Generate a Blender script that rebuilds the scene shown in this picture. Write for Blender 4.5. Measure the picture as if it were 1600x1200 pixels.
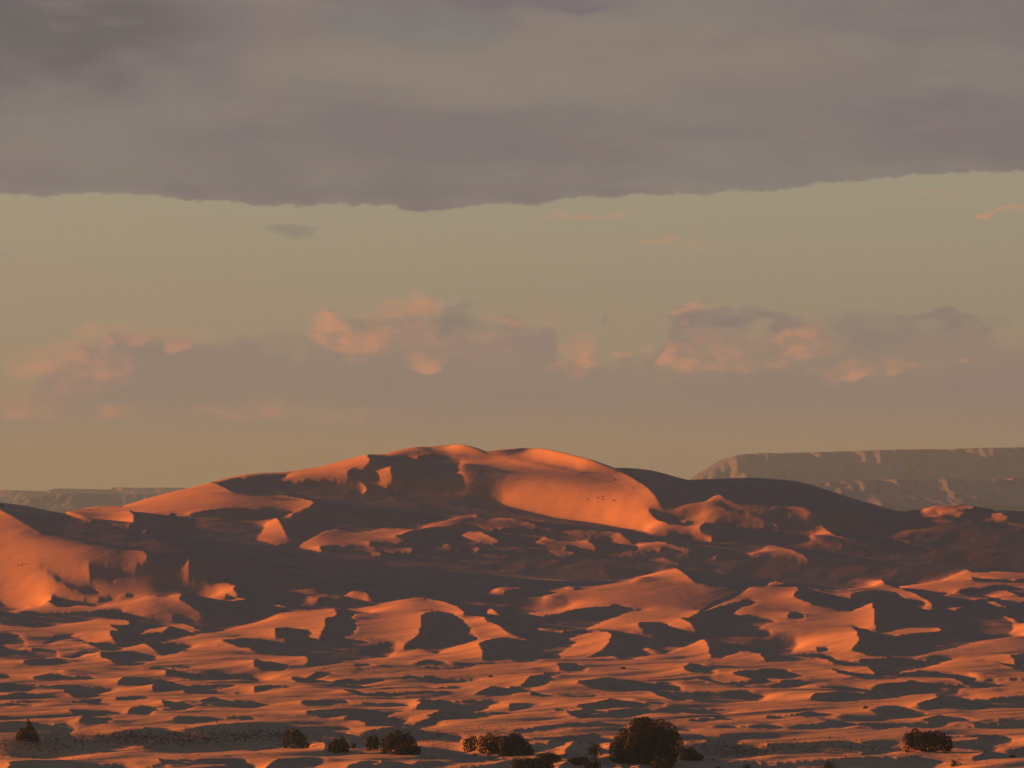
import bpy, bmesh, math, random
import numpy as np
from mathutils import Vector

# ------------------------------------------------------------------ scene, camera, sky, sun
for o in list(bpy.data.objects): bpy.data.objects.remove(o)
SC=bpy.context.scene
COL=SC.collection
WS=1.35                       # metres per model unit
F=7000.; H=70.; HOR=800.      # focal length in photo pixels, eye height, horizon row
TAN=0.10; PHI=math.radians(30); TP=math.tan(PHI)
SUN_DIR=Vector((-math.cos(PHI),math.sin(PHI),.109*math.cos(PHI))).normalized()   # towards the sun
SUN_EL=math.asin(SUN_DIR.z)
cam=bpy.data.cameras.new("camera"); camo=bpy.data.objects.new("camera",cam); COL.objects.link(camo)
camo.location=(0,0,H*WS); camo.rotation_euler=(math.radians(90),0,0)
cam.sensor_width=36; cam.lens=36*F/1600; cam.shift_y=200/1600; cam.clip_start=1; cam.clip_end=200000
SC.camera=camo
SC.view_settings.view_transform='Standard'; SC.view_settings.look='None'
SC.view_settings.gamma=1; SC.view_settings.use_curve_mapping=False
EXPO=2.0
SC.view_settings.exposure=EXPO
SC.render.engine='CYCLES'
SC.cycles.volume_max_steps=64
sun=bpy.data.lights.new("sun",'SUN'); suno=bpy.data.objects.new("sun",sun); COL.objects.link(suno)
sun.energy=5.0; sun.angle=math.radians(0.55); sun.color=(1.0,0.262,0.025)
suno.rotation_euler=SUN_DIR.to_track_quat('Z','Y').to_euler()
suno.location=(-3000,2000,800)

def lin(c):
    return tuple(((v/255)/12.92 if v/255<=0.04045 else ((v/255+0.055)/1.055)**2.4) for v in c)
class N:
    """small helper to write node maths as expressions"""
    def __init__(s,nt): s.nt=nt; s.x=0
    def node(s,t,**k):
        n=s.nt.nodes.new(t)
        for a,b in k.items(): setattr(n,a,b)
        s.x+=40; n.location=(s.x,-(s.x*7)%600)
        return n
    def put(s,sock,v):
        if isinstance(v,bpy.types.NodeSocket): s.nt.links.new(v,sock)
        else: sock.default_value=v
    def m(s,op,a,b=0.,c=0.,clamp=False):
        n=s.node('ShaderNodeMath',operation=op,use_clamp=clamp)
        s.put(n.inputs[0],a); s.put(n.inputs[1],b); s.put(n.inputs[2],c)
        return n.outputs[0]
    def step(s,x,a,b):
        n=s.node('ShaderNodeMapRange',interpolation_type='SMOOTHSTEP')
        s.put(n.inputs[0],x); s.put(n.inputs[1],a); s.put(n.inputs[2],b)
        n.inputs[3].default_value=0; n.inputs[4].default_value=1
        return n.outputs[0]
    def mix(s,f,a,b):
        n=s.node('ShaderNodeMix',data_type='RGBA')
        s.put(n.inputs[0],f)
        for i,v in ((6,a),(7,b)):
            if isinstance(v,tuple) and len(v)==3: v=v+(1,)
            s.put(n.inputs[i],v)
        return n.outputs[2]
    def noise(s,vec,scale,detail=4,rough=.5,dist=0.):
        n=s.node('ShaderNodeTexNoise'); s.put(n.inputs['Vector'],vec)
        n.inputs['Scale'].default_value=scale; n.inputs['Detail'].default_value=detail
        n.inputs['Roughness'].default_value=rough; n.inputs['Distortion'].default_value=dist
        return n.outputs['Fac']
    def curve(s,x,pts,x0,x1,y0,y1):
        n=s.node('ShaderNodeFloatCurve')
        t=s.m('DIVIDE',s.m('SUBTRACT',x,x0),x1-x0,clamp=True)
        s.put(n.inputs['Value'],t)
        c=n.mapping.curves[0]
        P=[((a-x0)/(x1-x0),(b-y0)/(y1-y0)) for a,b in pts]
        c.points[0].location=P[0]; c.points[1].location=P[-1]
        for p in P[1:-1]: c.points.new(*p)
        for p in c.points: p.handle_type='AUTO_CLAMPED'
        n.mapping.update()
        return s.m('ADD',s.m('MULTIPLY',n.outputs[0],y1-y0),y0)

W=bpy.data.worlds.new("World"); SC.world=W; W.use_nodes=True
nt=W.node_tree; nt.nodes.clear(); g=N(nt)
WSTR=0.12
bgk=1/(2**EXPO)/WSTR
def sc(c,k=1.0): return tuple(v*bgk*k for v in lin(c))
geo=g.node('ShaderNodeTexCoord'); D=geo.outputs['Generated']
sep=g.node('ShaderNodeSeparateXYZ'); nt.links.new(D,sep.inputs[0])
az=g.m('ARCTAN2',sep.outputs[0],sep.outputs[1]); el=g.m('ARCSINE',sep.outputs[2])
PX=g.m('ADD',g.m('MULTIPLY',az,F),800.); RW=g.m('SUBTRACT',800.,g.m('MULTIPLY',el,F))
sc3=g.node('ShaderNodeVectorMath',operation='MULTIPLY'); nt.links.new(D,sc3.inputs[0]); sc3.inputs[1].default_value=(1,1,1.6)
DV=sc3.outputs[0]
sc4=g.node('ShaderNodeVectorMath',operation='MULTIPLY'); nt.links.new(D,sc4.inputs[0]); sc4.inputs[1].default_value=(1,1,5)
DH=sc4.outputs[0]
sky=g.node('ShaderNodeTexSky',sky_type='NISHITA'); sky.sun_disc=False
sky.sun_elevation=SUN_EL; sky.sun_rotation=math.atan2(SUN_DIR.x,SUN_DIR.y)
sky.air_density=1.6; sky.dust_density=3.0; sky.altitude=700
# clear-sky colour by elevation: hazy tan at the horizon, olive grey above, slate blue towards the zenith
ramp=g.node('ShaderNodeValToRGB'); cr=ramp.color_ramp
tt=g.m('DIVIDE',g.m('SUBTRACT',el,-0.02),1.62,clamp=True)
nt.links.new(tt,ramp.inputs[0])
def epos(row): return ((800-row)/F+0.02)/1.62
stops=[(810,(172,140,104)),(740,(172,140,104)),(680,(160,136,110)),(600,(152,137,117)),(450,(148,138,122)),(330,(149,143,127)),(0,(142,140,132)),(-1200,(94,106,122)),(-4000,(66,92,130)),(-9000,(58,87,131))]
cr.elements[0].position=epos(stops[0][0]); cr.elements[0].color=sc(stops[0][1])+(1,)
cr.elements[1].position=min(1,epos(stops[-1][0])); cr.elements[1].color=sc(stops[-1][1])+(1,)
for r_,c_ in stops[1:-1]:
    e=cr.elements.new(epos(r_)); e.color=sc(c_)+(1,)
base=g.mix(0.05,ramp.outputs[0],sky.outputs[0])
n1=g.noise(DV,55,6,.55); n2=g.noise(DH,14,5,.5); n3=g.noise(DV,160,4,.55); n4=g.noise(DH,5,4,.5)
n1c=g.m('SUBTRACT',n1,.5); n2c=g.m('SUBTRACT',n2,.5); n3c=g.m('SUBTRACT',n3,.5); n4c=g.m('SUBTRACT',n4,.5)
n6=g.m('SUBTRACT',g.noise(DV,110,5,.6,.3),.5); n7=g.m('SUBTRACT',g.noise(DH,75,5,.6),.5)
# low bank of cumulus: top outline by azimuth
top=g.curve(PX,[(-1200,560),(-400,580),(0,610),(60,585),(110,545),(150,518),(200,520),(260,525),(330,520),(400,520),(440,545),(468,552),(480,508),(515,490),(545,500),(590,505),(615,480),(650,473),(700,490),(750,505),(820,495),(870,520),(885,560),(905,538),(930,560),(980,555),(1040,520),(1070,485),(1120,482),(1180,500),(1240,495),(1290,500),(1400,498),(1500,492),(1560,540),(1700,560),(2200,530),(2800,580)],-1200,2800,400,700)
vo=g.node('ShaderNodeTexVoronoi',feature='SMOOTH_F1'); vw=g.node('ShaderNodeVectorMath',operation='MULTIPLY_ADD'); nt.links.new(DV,vw.inputs[2]); nz_=g.node('ShaderNodeTexNoise'); nt.links.new(DV,nz_.inputs['Vector']); nz_.inputs['Scale'].default_value=200; nt.links.new(nz_.outputs['Color'],vw.inputs[0]); vw.inputs[1].default_value=(.006,.006,.006); nt.links.new(vw.outputs[0],vo.inputs['Vector']); vo.inputs['Scale'].default_value=135; vo.inputs['Smoothness'].default_value=.35
bil=vo.outputs['Distance']
dtop=g.m('SUBTRACT',g.m('ADD',g.m('ADD',RW,g.m('MULTIPLY',n1c,70)),g.m('MULTIPLY',g.m('SUBTRACT',.42,bil),46)),top)
bank=g.m('MULTIPLY',g.step(g.m('ADD',dtop,g.m('MULTIPLY',n6,40)),-10.,22.),g.m('SUBTRACT',1.,g.step(RW,600.,720.)))
bank=g.m('MULTIPLY',bank,0.9)
col=g.mix(bank,base,g.mix(g.step(n2,.4,.65),sc((143,126,119)),sc((148,131,118))))
# sunlit pink faces of the cumulus towers (P, R, half width, half height, strength, softness)
n5=g.noise(DV,260,5,.6)
blobs=[(512,522,40,30,1.35),(565,540,50,20,.45),(650,490,42,20,.75),(620,520,60,34,.5),(668,568,30,14,.7),(740,545,60,20,.35),(150,530,22,14,.75),(120,575,75,30,.55),(300,535,30,14,.4),(240,525,60,14,.35),(905,565,24,34,.7),(985,558,22,9,.7),(1055,565,28,22,.7),(1085,492,22,12,.6),(1150,575,80,9,.5),(1245,535,46,28,.6),(1130,550,60,30,.35),(1335,582,44,13,.65),(1420,575,30,9,.4),(1485,568,14,6,.5),(20,645,70,12,.4),(185,645,24,14,.4),(400,645,70,12,.45),(520,650,90,8,.25),(820,500,40,10,.35),(900,342,80,5,.4),(1045,382,45,6,.4),(1575,337,45,4,.7),(1460,306,40,3,.35),(60,620,60,20,.3),(-120,560,90,30,.5),(1750,560,90,25,.5)]
wp=g.m('ADD',PX,g.m('ADD',g.m('MULTIPLY',n1c,90),g.m('MULTIPLY',n6,110))); wr=g.m('ADD',RW,g.m('ADD',g.m('MULTIPLY',bil,26),g.m('SUBTRACT',g.m('MULTIPLY',n7,40),10.)))
acc=0.
for (bx,by,hw,hh,st) in blobs:
    dx=g.m('DIVIDE',g.m('SUBTRACT',wp,float(bx)),float(hw)); dy=g.m('DIVIDE',g.m('SUBTRACT',wr,float(by)),float(hh))
    q=g.m('ADD',g.m('MULTIPLY',dx,dx),g.m('MULTIPLY',dy,dy))
    v=g.m('MULTIPLY',g.m('SUBTRACT',1.,g.step(q,.05,2.2)),st)
    acc=g.m('MAXIMUM',acc,v) if acc!=0. else v
puff=g.m('MULTIPLY',acc,g.m('ADD',.3,g.m('MULTIPLY',g.step(g.m('ADD',n5,g.m('MULTIPLY',n6,1.2)),.34,.66),.75)))
puff=g.m('MINIMUM',g.m('MULTIPLY',puff,g.m('ADD',.75,g.m('MULTIPLY',g.m('SUBTRACT',1.,g.step(bil,.15,.7)),.9))),1.)
col=g.mix(puff,col,sc((206,146,114)))
# grey flecks
gr=0.
for (bx,by,hw,hh,st) in [(1130,498,80,11,.6),(1190,503,60,8,.6),(1460,503,70,11,.65),(1350,520,80,30,.35),(470,370,26,8,.5),(952,500,8,5,.5),(1565,508,18,8,.3),(720,500,35,14,.5),(580,515,35,12,.45),(0,390,8,14,.4),(430,545,40,20,.3)]:
    dx=g.m('DIVIDE',g.m('SUBTRACT',wp,float(bx)),float(hw)); dy=g.m('DIVIDE',g.m('SUBTRACT',wr,float(by)),float(hh))
    q=g.m('ADD',g.m('MULTIPLY',dx,dx),g.m('MULTIPLY',dy,dy))
    v=g.m('MULTIPLY',g.m('SUBTRACT',1.,g.step(q,.05,2.)),st)
    gr=g.m('MAXIMUM',gr,v) if gr!=0. else v
col=g.mix(gr,col,sc((128,120,116)))
# high deck of stratus
edge=g.curve(PX,[(-2000,230),(-600,270),(-200,300),(0,305),(60,310),(100,307),(250,309),(330,315),(410,321),(560,322),(600,323),(660,329),(730,323),(850,317),(1000,306),(1150,303),(1250,293),(1330,283),(1450,276),(1600,272),(1900,262),(3000,240)],-2000,3000,200,400)
de=g.m('SUBTRACT',edge,g.m('ADD',RW,g.m('ADD',g.m('MULTIPLY',n6,26),g.m('MULTIPLY',g.m('SUBTRACT',g.noise(DV,420,4,.65),.5),16))))
deck=g.m('ADD',g.m('MULTIPLY',g.step(de,-2.,3.),.8),g.m('MULTIPLY',g.step(g.m('ADD',de,g.m('MULTIPLY',n7,60)),-8.,22.),.2))
deck=g.m('MULTIPLY',deck,g.m('ADD',.25,g.m('MULTIPLY',g.m('SUBTRACT',1.,g.m('MULTIPLY',g.step(n4,.42,.62),g.step(RW,-400.,-1800.))),.75)))
dcol=g.mix(g.step(g.m('ADD',n2,g.m('MULTIPLY',n1c,.35)),.36,.66),sc((124,114,115)),sc((133,125,119)))
def gs(bx,by,hw,hh):
    dx=g.m('DIVIDE',g.m('SUBTRACT',g.m('ADD',PX,g.m('MULTIPLY',n2c,420)),float(bx)),float(hw)); dy=g.m('DIVIDE',g.m('SUBTRACT',g.m('ADD',RW,g.m('MULTIPLY',n1c,110)),float(by)),float(hh))
    return g.m('SUBTRACT',1.,g.step(g.m('ADD',g.m('MULTIPLY',dx,dx),g.m('MULTIPLY',dy,dy)),.1,1.9))
dcol=g.mix(g.m('MULTIPLY',gs(880,95,420,60),.75),dcol,sc((144,131,119)))
dcol=g.mix(g.m('MULTIPLY',gs(440,70,70,90),.4),dcol,sc((142,126,115)))
dcol=g.mix(g.m('MULTIPLY',gs(620,45,130,28),.55),dcol,sc((122,124,122)))
dcol=g.mix(g.m('MULTIPLY',gs(830,0,180,18),.8),dcol,sc((116,108,112)))
dcol=g.mix(g.m('MULTIPLY',gs(1500,30,200,40),.5),dcol,sc((116,110,112)))
dcol=g.mix(g.m('MULTIPLY',gs(20,40,230,90),.85),dcol,sc((100,96,98)))
dcol=g.mix(g.m('MULTIPLY',g.step(g.noise(DH,40,6,.6,.4),.48,.72),.38),dcol,sc((141,128,120)))
dcol=g.mix(g.m('MULTIPLY',g.step(g.noise(DH,22,6,.6,.2),.5,.7),.35),dcol,sc((118,110,112)))
dcol=g.mix(g.step(RW,-100.,-2200.),dcol,sc((62,76,98)))
col=g.mix(deck,col,dcol)
bg=g.node('ShaderNodeBackground'); nt.links.new(col,bg.inputs[0]); bg.inputs[1].default_value=WSTR
wo=g.node('ShaderNodeOutputWorld'); nt.links.new(bg.outputs[0],wo.inputs[0])

# ------------------------------------------------------------------ helpers
def tag(o,label=None,cat=None,group=None,kind=None):
    if label: o['label']=label
    if cat: o['category']=cat
    if group: o['group']=group
    if kind: o['kind']=kind
    return o
def obj(name,me,parent=None,loc=None):
    o=bpy.data.objects.new(name,me); COL.objects.link(o)
    if parent is not None: o.parent=parent
    if loc is not None: o.location=loc
    return o
def gridmesh(name,V,mat):
    """V: (rows,cols,3) array of points"""
    ny,nx,_=V.shape
    me=bpy.data.meshes.new(name)
    me.vertices.add(nx*ny); me.vertices.foreach_set('co',V.reshape(-1).astype(np.float32))
    i=np.arange((ny-1)*(nx-1)); a=(i//(nx-1))*nx+i%(nx-1)
    q=np.stack([a,a+1,a+nx+1,a+nx],1).astype(np.int32)
    me.loops.add(q.size); me.loops.foreach_set('vertex_index',q.reshape(-1))
    me.polygons.add(len(q)); me.polygons.foreach_set('loop_start',np.arange(0,q.size,4,dtype=np.int32))
    me.update(calc_edges=True); me.validate()
    me.polygons.foreach_set('use_smooth',np.ones(len(q),bool))
    me.materials.append(mat); return me
def newmat(name):
    m=bpy.data.materials.new(name); m.use_nodes=True
    m.node_tree.nodes.clear(); return m,N(m.node_tree)
def finish(m,gg,color,rough=.9,bump=None,spec=0.15,sss=None):
    b=gg.node('ShaderNodeBsdfPrincipled'); gg.put(b.inputs['Base Color'],color if not(isinstance(color,tuple) and len(color)==3) else color+(1,))
    b.inputs['Roughness'].default_value=rough; b.inputs['Specular IOR Level'].default_value=spec
    if bump is not None: gg.nt.links.new(bump,b.inputs['Normal'])
    o=gg.node('ShaderNodeOutputMaterial'); gg.nt.links.new(b.outputs[0],o.inputs[0]); return m
def bumpn(gg,h,strength,dist):
    n=gg.node('ShaderNodeBump'); gg.nt.links.new(h,n.inputs['Height']); n.inputs['Strength'].default_value=strength; n.inputs['Distance'].default_value=dist
    return n.outputs[0]

# sand
m_sand,gg=newmat("sand")
gp=gg.node('ShaderNodeNewGeometry').outputs['Position']
a=gg.noise(gp,.004,5,.55); b_=gg.noise(gp,.05,5,.6); c_=gg.noise(gp,.9,3,.6)
colr=gg.mix(gg.step(a,.35,.65),(.41,.26,.20),(.46,.29,.215))
colr=gg.mix(gg.m('MULTIPLY',gg.step(b_,.42,.7),.6),colr,(.33,.225,.18))
near=gg.node('ShaderNodeSeparateXYZ'); gg.nt.links.new(gp,near.inputs[0])
colr=gg.mix(gg.m('SUBTRACT',1.,gg.step(gg.m('ADD',near.outputs[1],gg.m('MULTIPLY',a,900.)),1900.,3600.)),colr,(.47,.315,.185))
# coarse gravelly flats low down near the palm grove
sp=gg.node('ShaderNodeSeparateXYZ'); gg.nt.links.new(gp,sp.inputs[0])
low=gg.m('MULTIPLY',gg.m('SUBTRACT',1.,gg.step(sp.outputs[1],1850.,2500.)),gg.step(gg.m('ADD',gg.noise(gp,.012,4,.6),gg.m('MULTIPLY',gg.m('SUBTRACT',b_,.5),.4)),.45,.62))
colr=gg.mix(gg.m('MULTIPLY',low,.45),colr,(.30,.215,.165))
wv=gg.node('ShaderNodeTexWave',wave_type='BANDS',bands_direction='DIAGONAL'); gg.nt.links.new(gp,wv.inputs['Vector'])
wv.inputs['Scale'].default_value=.12; wv.inputs['Distortion'].default_value=9; wv.inputs['Detail'].default_value=3; wv.inputs['Detail Scale'].default_value=.6
hh=gg.m('ADD',gg.m('MULTIPLY',wv.outputs['Fac'],.10),gg.m('ADD',gg.m('MULTIPLY',gg.noise(gp,.12,4,.6),.5),gg.m('MULTIPLY',c_,.04)))
finish(m_sand,gg,colr,.95,bumpn(gg,hh,.35,1.0),.05)

# ------------------------------------------------------------------ the dune field
# sunlit (1) and shaded (0) patches as surveyed from the viewpoint; the relief is then solved so that the
# real low sun, grazing over real slopes and crests, lights and shades the dunes in this pattern
T=[]
def P(ox,oy,v,s):
    pts=[tuple(float(a) for a in t.split(',')) for t in s.split()]
    T.append((v,[(ox+a/4,oy+b/4) for a,b in pts]))
def Gp(v,s):
    T.append((v,[tuple(float(a) for a in t.split(',')) for t in s.split()]))
def loc(ox,oy,s): return ' '.join('%g,%g'%(ox+float(t.split(',')[0])/4,oy+float(t.split(',')[1])/4) for t in s.split())
# A
P(0,740,1,"-900,240 0,220 20,230 80,260 150,300 220,345 290,380 400,400 520,425 650,450 800,475 900,485 935,500 930,560 850,580 750,580 600,573 480,567 390,558 380,562 460,570 545,580 565,590 565,645 540,650 400,620 330,605 270,580 250,574 150,570 0,600 -900,600")
P(0,740,1,"-300,600 0,600 150,568 250,575 300,615 370,670 450,720 540,745 650,757 800,757 750,772 650,780 520,775 400,760 320,745 250,715 180,700 0,703 -300,703")
P(0,740,1,"400,245 560,210 640,202 740,205 800,218 835,245 847,280 840,310 818,335 700,315 600,298 540,293 480,270")
Gp(1,"192,792 212,785 237,777 265,769 300,761 325,754 339,755 350,761 370,769 400,773.5 437,776 475,780 490,782.5 494,785.5 487,791 462,801 450,800 425,797 400,795.5 350,796 310,799 275,801 257,804.5 237,804.5 215,802")
P(0,740,1,"865,348 945,345 910,355")
P(0,740,1,"1180,520 1195,517 1190,560 1195,610 1190,640 1240,632 1300,632 1315,640 1260,652 1150,658 1100,657 1160,645 1165,640 1155,610 1100,590 1150,560 1170,540")
P(0,740,1,"1285,685 1440,690 1475,697 1472,730 1510,760 1450,765 1420,745 1418,765 1430,778 1400,790 1275,782 1380,745 1370,725 1290,712")
P(0,740,1,"1440,795 1490,778 1555,785 1550,792 1430,810")
# B C D top
Gp(1,loc(400,690,"155,250 200,210 250,185 380,165 470,135 560,110 670,82 705,85 720,110 710,150 680,170 600,175 580,195 600,235 670,255 700,280 698,305 672,325 685,295 660,270 600,255 520,250 350,245"))
Gp(1,loc(400,690,"800,60 900,32 1000,10 1080,15 1200,0 1300,0 1380,20 1445,45 1500,35 1600,20")+' '+loc(800,690,"0,25 60,20 200,25 300,45 420,75 540,110 640,160 740,215 850,280 900,330 940,390 960,410 1020,412 1080,388 1200,378 1260,345 1305,330 1350,360 1450,385 1600,400")+' '+loc(1200,690,"0,403 150,403 230,415 280,430 300,455 200,470 100,465 0,455")+' '+loc(800,690,"1480,440 1400,420 1310,400 1250,420 1190,445 1200,430 1140,418 1020,425 960,417 850,415 870,440 905,480 820,475 700,470 550,475 600,455 640,435 560,430 500,430 450,410 300,395 150,375 0,368")+' '+loc(400,690,"1560,365 1550,325 1450,310 1310,290 1300,240 1260,165 1290,140 1280,115 1200,92 1110,80 1060,90 980,98 900,88 800,80"))
P(400,690,1,"760,180 855,150 860,240 820,268 780,258")
P(400,690,1,"10,610 50,560 70,500 140,475 170,520 200,580 235,620 300,618 230,645 150,650 60,628")
P(400,690,1,"150,475 200,460 240,445 245,465 210,478")
Gp(1,loc(400,690,"250,660 340,605 430,560 510,547 640,570 700,565 800,545 900,543 1010,550 1100,515 1200,490 1300,465 1380,455 1440,482 1600,488")+' '+loc(800,690,"0,488 100,500 200,530 300,553 450,558 680,568 710,595 765,625 700,632 640,628 630,605 540,600 440,590 300,562 200,552 0,540")+' '+loc(400,690,"1500,545 1420,550 1380,530 1290,515 1200,530 1100,537 1000,555 880,590 970,628 850,632 720,628 720,645 780,655 980,665 985,690 850,700 800,690 720,675 680,655 540,655 400,650 425,690"))
P(400,690,1,"1280,590 1340,560 1420,568 1480,595 1545,625 1480,635 1400,628 1350,610")
P(400,690,1,"1140,650 1200,640 1280,665 1400,660 1405,680 1380,685 1320,672 1200,668")
P(400,690,1,"720,690 790,695 790,715 740,718")
Gp(1,loc(800,690,"1040,500 1130,470 1200,440 1300,402 1380,430 1480,450 1550,470 1600,490")+' '+loc(1200,690,"90,520 30,525 0,523")+' '+loc(800,690,"1520,523 1400,500 1200,495"))
P(800,690,1,"725,497 760,485 900,485 1000,515 1100,530 1210,508 1180,530 1180,555 1220,572 1262,595 1255,620 1220,600 1120,578 1000,572 870,570 830,555 850,525 800,500")
P(800,690,1,"140,630 210,595 290,615 400,625 480,620 520,640 545,670 440,670 380,660 300,665 240,660")
P(800,690,1,"220,682 330,682 410,695 370,710 290,708")
P(800,690,1,"788,632 860,632 960,628 1080,660 1168,688 1080,690 960,665 915,685 790,682")
P(800,690,1,"680,695 730,680 830,690 840,708 760,710")
P(800,690,1,"850,725 950,730 1060,765 980,755")
P(800,690,1,"1250,715 1280,697 1310,705 1270,720")
Gp(1,loc(1200,690,"0,655 45,650 150,675 230,705 258,730 250,738 100,728 0,720")+' '+loc(800,690,"1460,708 1560,680"))
P(1200,690,1,"245,595 355,540 420,580 520,610 640,640 740,655 620,655 500,650 440,658 370,652 300,620")
P(1200,690,1,"180,510 350,520 345,528 240,520")
P(1200,690,1,"430,455 470,440 530,450 590,470 520,482 440,480")
P(1200,690,1,"820,435 950,415 1010,405 1130,405 1210,390 1290,395 1310,408 1270,425 1180,425 1250,440 1200,460 1080,455 1060,430 960,425 900,433")
P(1200,690,1,"1360,455 1470,443 1490,460 1540,467 1440,488 1400,470")
# E F G H lit
P(0,890,1,"-100,205 0,205 120,190 200,165 260,147 310,150 335,165 330,190 300,193 330,215 380,235 440,235 480,222 600,235 680,215 780,205 860,190 920,168 1050,172 1085,155 1145,152 1130,183 1200,220 1300,285 1440,330 1350,325 1200,310 1050,303 960,297 880,287 820,270 750,287 740,285 770,265 770,250 700,258 500,265 350,268 200,265 50,265 150,245 190,228 240,230 270,205 285,192 250,185 150,200 0,210 -100,210")
P(0,890,1,"440,180 600,178 620,187 450,190")
P(0,890,1,"870,400 950,375 1090,345 1160,340 1220,360 1285,388 1180,392 1120,370 1080,355 1020,392 950,395")
P(400,870,1,"270,175 410,158 400,170")
P(400,870,1,"290,240 380,245 430,235 500,240 580,258 480,268 400,265 385,280 310,285 290,275 340,262")
P(400,870,1,"560,230 605,208 700,222 728,240 700,252 755,262 680,275 670,260 620,250")
P(400,870,1,"115,315 150,300 205,315")
P(400,870,1,"1430,362 1475,320 1540,362")
P(400,870,1,"1470,215 1510,195 1600,192 1690,192 1600,207 1540,218")
P(800,870,1,"190,252 260,232 400,210 560,190 740,160 810,120 900,100 1040,70 1100,110 1150,155 1220,175 1350,190 1450,212 1350,250 1260,290 1200,330 1150,360 1120,378 1180,368 1170,378 1060,380 1120,410 1170,460 1060,455 980,430 975,415 800,410 800,430 870,463 780,465 640,468 540,460 470,455 540,420 650,375 740,342 850,330 760,328 660,300 600,312 480,322 400,330 300,360 150,370 90,352 230,340 330,320 400,297 300,278")
P(800,870,1,"345,188 420,195 380,205")
P(800,870,1,"165,450 260,447 400,462 300,468 180,460")
P(800,870,1,"820,585 860,570 960,603 900,610")
Gp(1,loc(800,870,"1150,365 1300,290 1400,245 1490,190 1600,188")+' '+loc(1200,870,"195,190 205,205 168,235 200,260 300,300 400,320 520,342 600,310 658,288 678,340 678,420 690,455 730,472 800,455 900,443 1080,442 1100,462 1080,475 950,477 740,492 690,485 600,450 530,430 560,460 580,510 570,545 530,578 600,600 680,625 800,638 700,645 600,640 500,650 450,650 380,620 250,610 150,600 195,550 180,525 100,505 10,490 20,460 0,455")+' '+loc(800,870,"1540,450 1600,420")+' '+loc(1200,870,"50,410 40,398 0,385")+' '+loc(800,870,"1500,370 1400,365 1395,345 1430,320 1500,300 1515,280 1480,265 1430,280 1300,310 1200,345"))
P(1200,870,0,"130,375 155,345 200,350 225,385 180,390")
P(1200,870,0,"315,568 370,565 375,595 325,600")
P(1200,870,1,"0,165 50,155 125,168 60,178 0,175")
P(1200,870,1,"230,190 350,208 480,205 600,192 680,180 500,152 560,145 720,143 745,175 850,205 940,235 1010,270 1040,300 1035,320 1150,318 1280,315 1180,326 1000,328 960,325 990,310 985,285 950,270 850,262 790,220 700,210 600,215 530,235 530,258 440,250 380,235 290,212")
P(1200,870,1,"800,185 950,170 1080,150 1180,110 1240,80 1290,95 1350,100 1480,95 1600,100 1700,100 1700,135 1500,145 1400,140 1280,125 1300,150 1350,158 1480,162 1700,165 1700,208 1500,185 1380,180 1220,200 1180,215 1100,215 1040,220 1080,208 960,205 860,195")
P(1200,870,1,"1090,242 1170,222 1240,240 1380,258 1400,270 1300,270 1180,252")
P(1200,870,1,"1365,238 1500,212 1560,235 1600,255 1700,255 1700,290 1500,280 1440,258")
P(1200,870,1,"1370,288 1430,285 1505,308 1440,308")
P(1200,870,1,"1480,365 1540,385 1590,415 1700,420 1700,490 1510,487 1545,450 1545,420")
P(1200,870,1,"910,635 1000,610 1200,560 1400,515 1600,488 1700,488 1700,612 1520,615 1555,640 1550,670 1500,670 1400,650 1300,632 1200,630 1050,640 930,645")
# foreground field
Gp(1,"-400,1200 -400,972 "+loc(0,890,"0,335 100,350 230,365 330,355 420,340 540,325 640,303 700,308 800,318 825,330 820,358 770,355 700,347 740,372 765,388 700,385 695,400 720,440 760,463 640,462 560,455 480,425 560,465 630,490 690,508 760,500 830,480 910,460 960,490 1030,535 1100,520 1230,475 1080,463 980,458 1100,440 1290,400 1450,370")+' '+loc(400,870,"0,415 60,395 150,355 220,347 330,340 430,325 500,325 600,325 750,305 880,275 980,260 1100,263 1200,285 1280,315 1305,345 1308,365 1440,378 1450,400 1530,430 1600,485 1720,525 1600,518 1480,515 1400,540 1430,600 1430,640 1480,655 1600,645")+' '+loc(800,870,"60,655 130,655 200,640 310,635 300,600 330,590 400,540 415,525 320,525 400,500 470,480 540,465 610,468 635,485 620,530 580,580 470,630 560,625 640,620 700,645 750,645 830,625 960,610 1080,565 1200,515 1220,520 1245,570 1255,630 1310,635 1400,600 1470,595 1560,605")+' '+loc(1200,870,"0,655 100,655 220,640 330,632 380,640 440,670 500,685 640,690 690,735 620,730 800,740 870,708 950,705 1020,690 1080,665 1150,640 1200,630 1300,632 1420,655 1600,715 2400,740")+" 2000,1200")
E0=(0,890);F0=(400,870)
P(*E0,0,"-400,400 70,395 115,410 150,430 165,465 175,478 120,497 180,500 240,495 320,500 370,525 360,550 200,560 -400,555")
P(*E0,0,"280,470 330,430 400,410 480,400 440,420 340,450")
P(*E0,0,"640,515 830,515 990,548 960,575 850,600 750,595 700,565 640,540")
P(*E0,0,"480,530 520,510 640,512 560,527 500,545 440,560")
P(*E0,0,"150,575 250,565 400,560 440,560 380,580 300,600 200,598")
P(*F0,0,"-215,515 -100,520 0,520 300,515 450,510 550,510 650,520 720,540 860,537 888,550 870,590 830,630 700,645 560,655 450,670 340,690 310,680 345,650 320,625 200,620 60,605 0,590 -100,560 -160,540")
P(*F0,0,"130,450 220,445 340,460 360,485 320,510 200,515 135,500")
P(*F0,0,"505,325 600,333 720,335 715,350 610,355 600,395 625,440 615,475 530,505 400,515 420,480 440,440 440,390 520,370")
P(*F0,0,"1050,370 1080,350 1150,340 1230,355 1300,400 1340,460 1380,500 1383,520 1320,545 1200,580 1140,605 1100,590 1030,572 940,583 933,560 950,540 1000,515 1035,480 1040,430")
P(*F0,0,"980,660 1090,643 1180,655 1230,680 1150,680 1060,672 1045,682")
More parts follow.
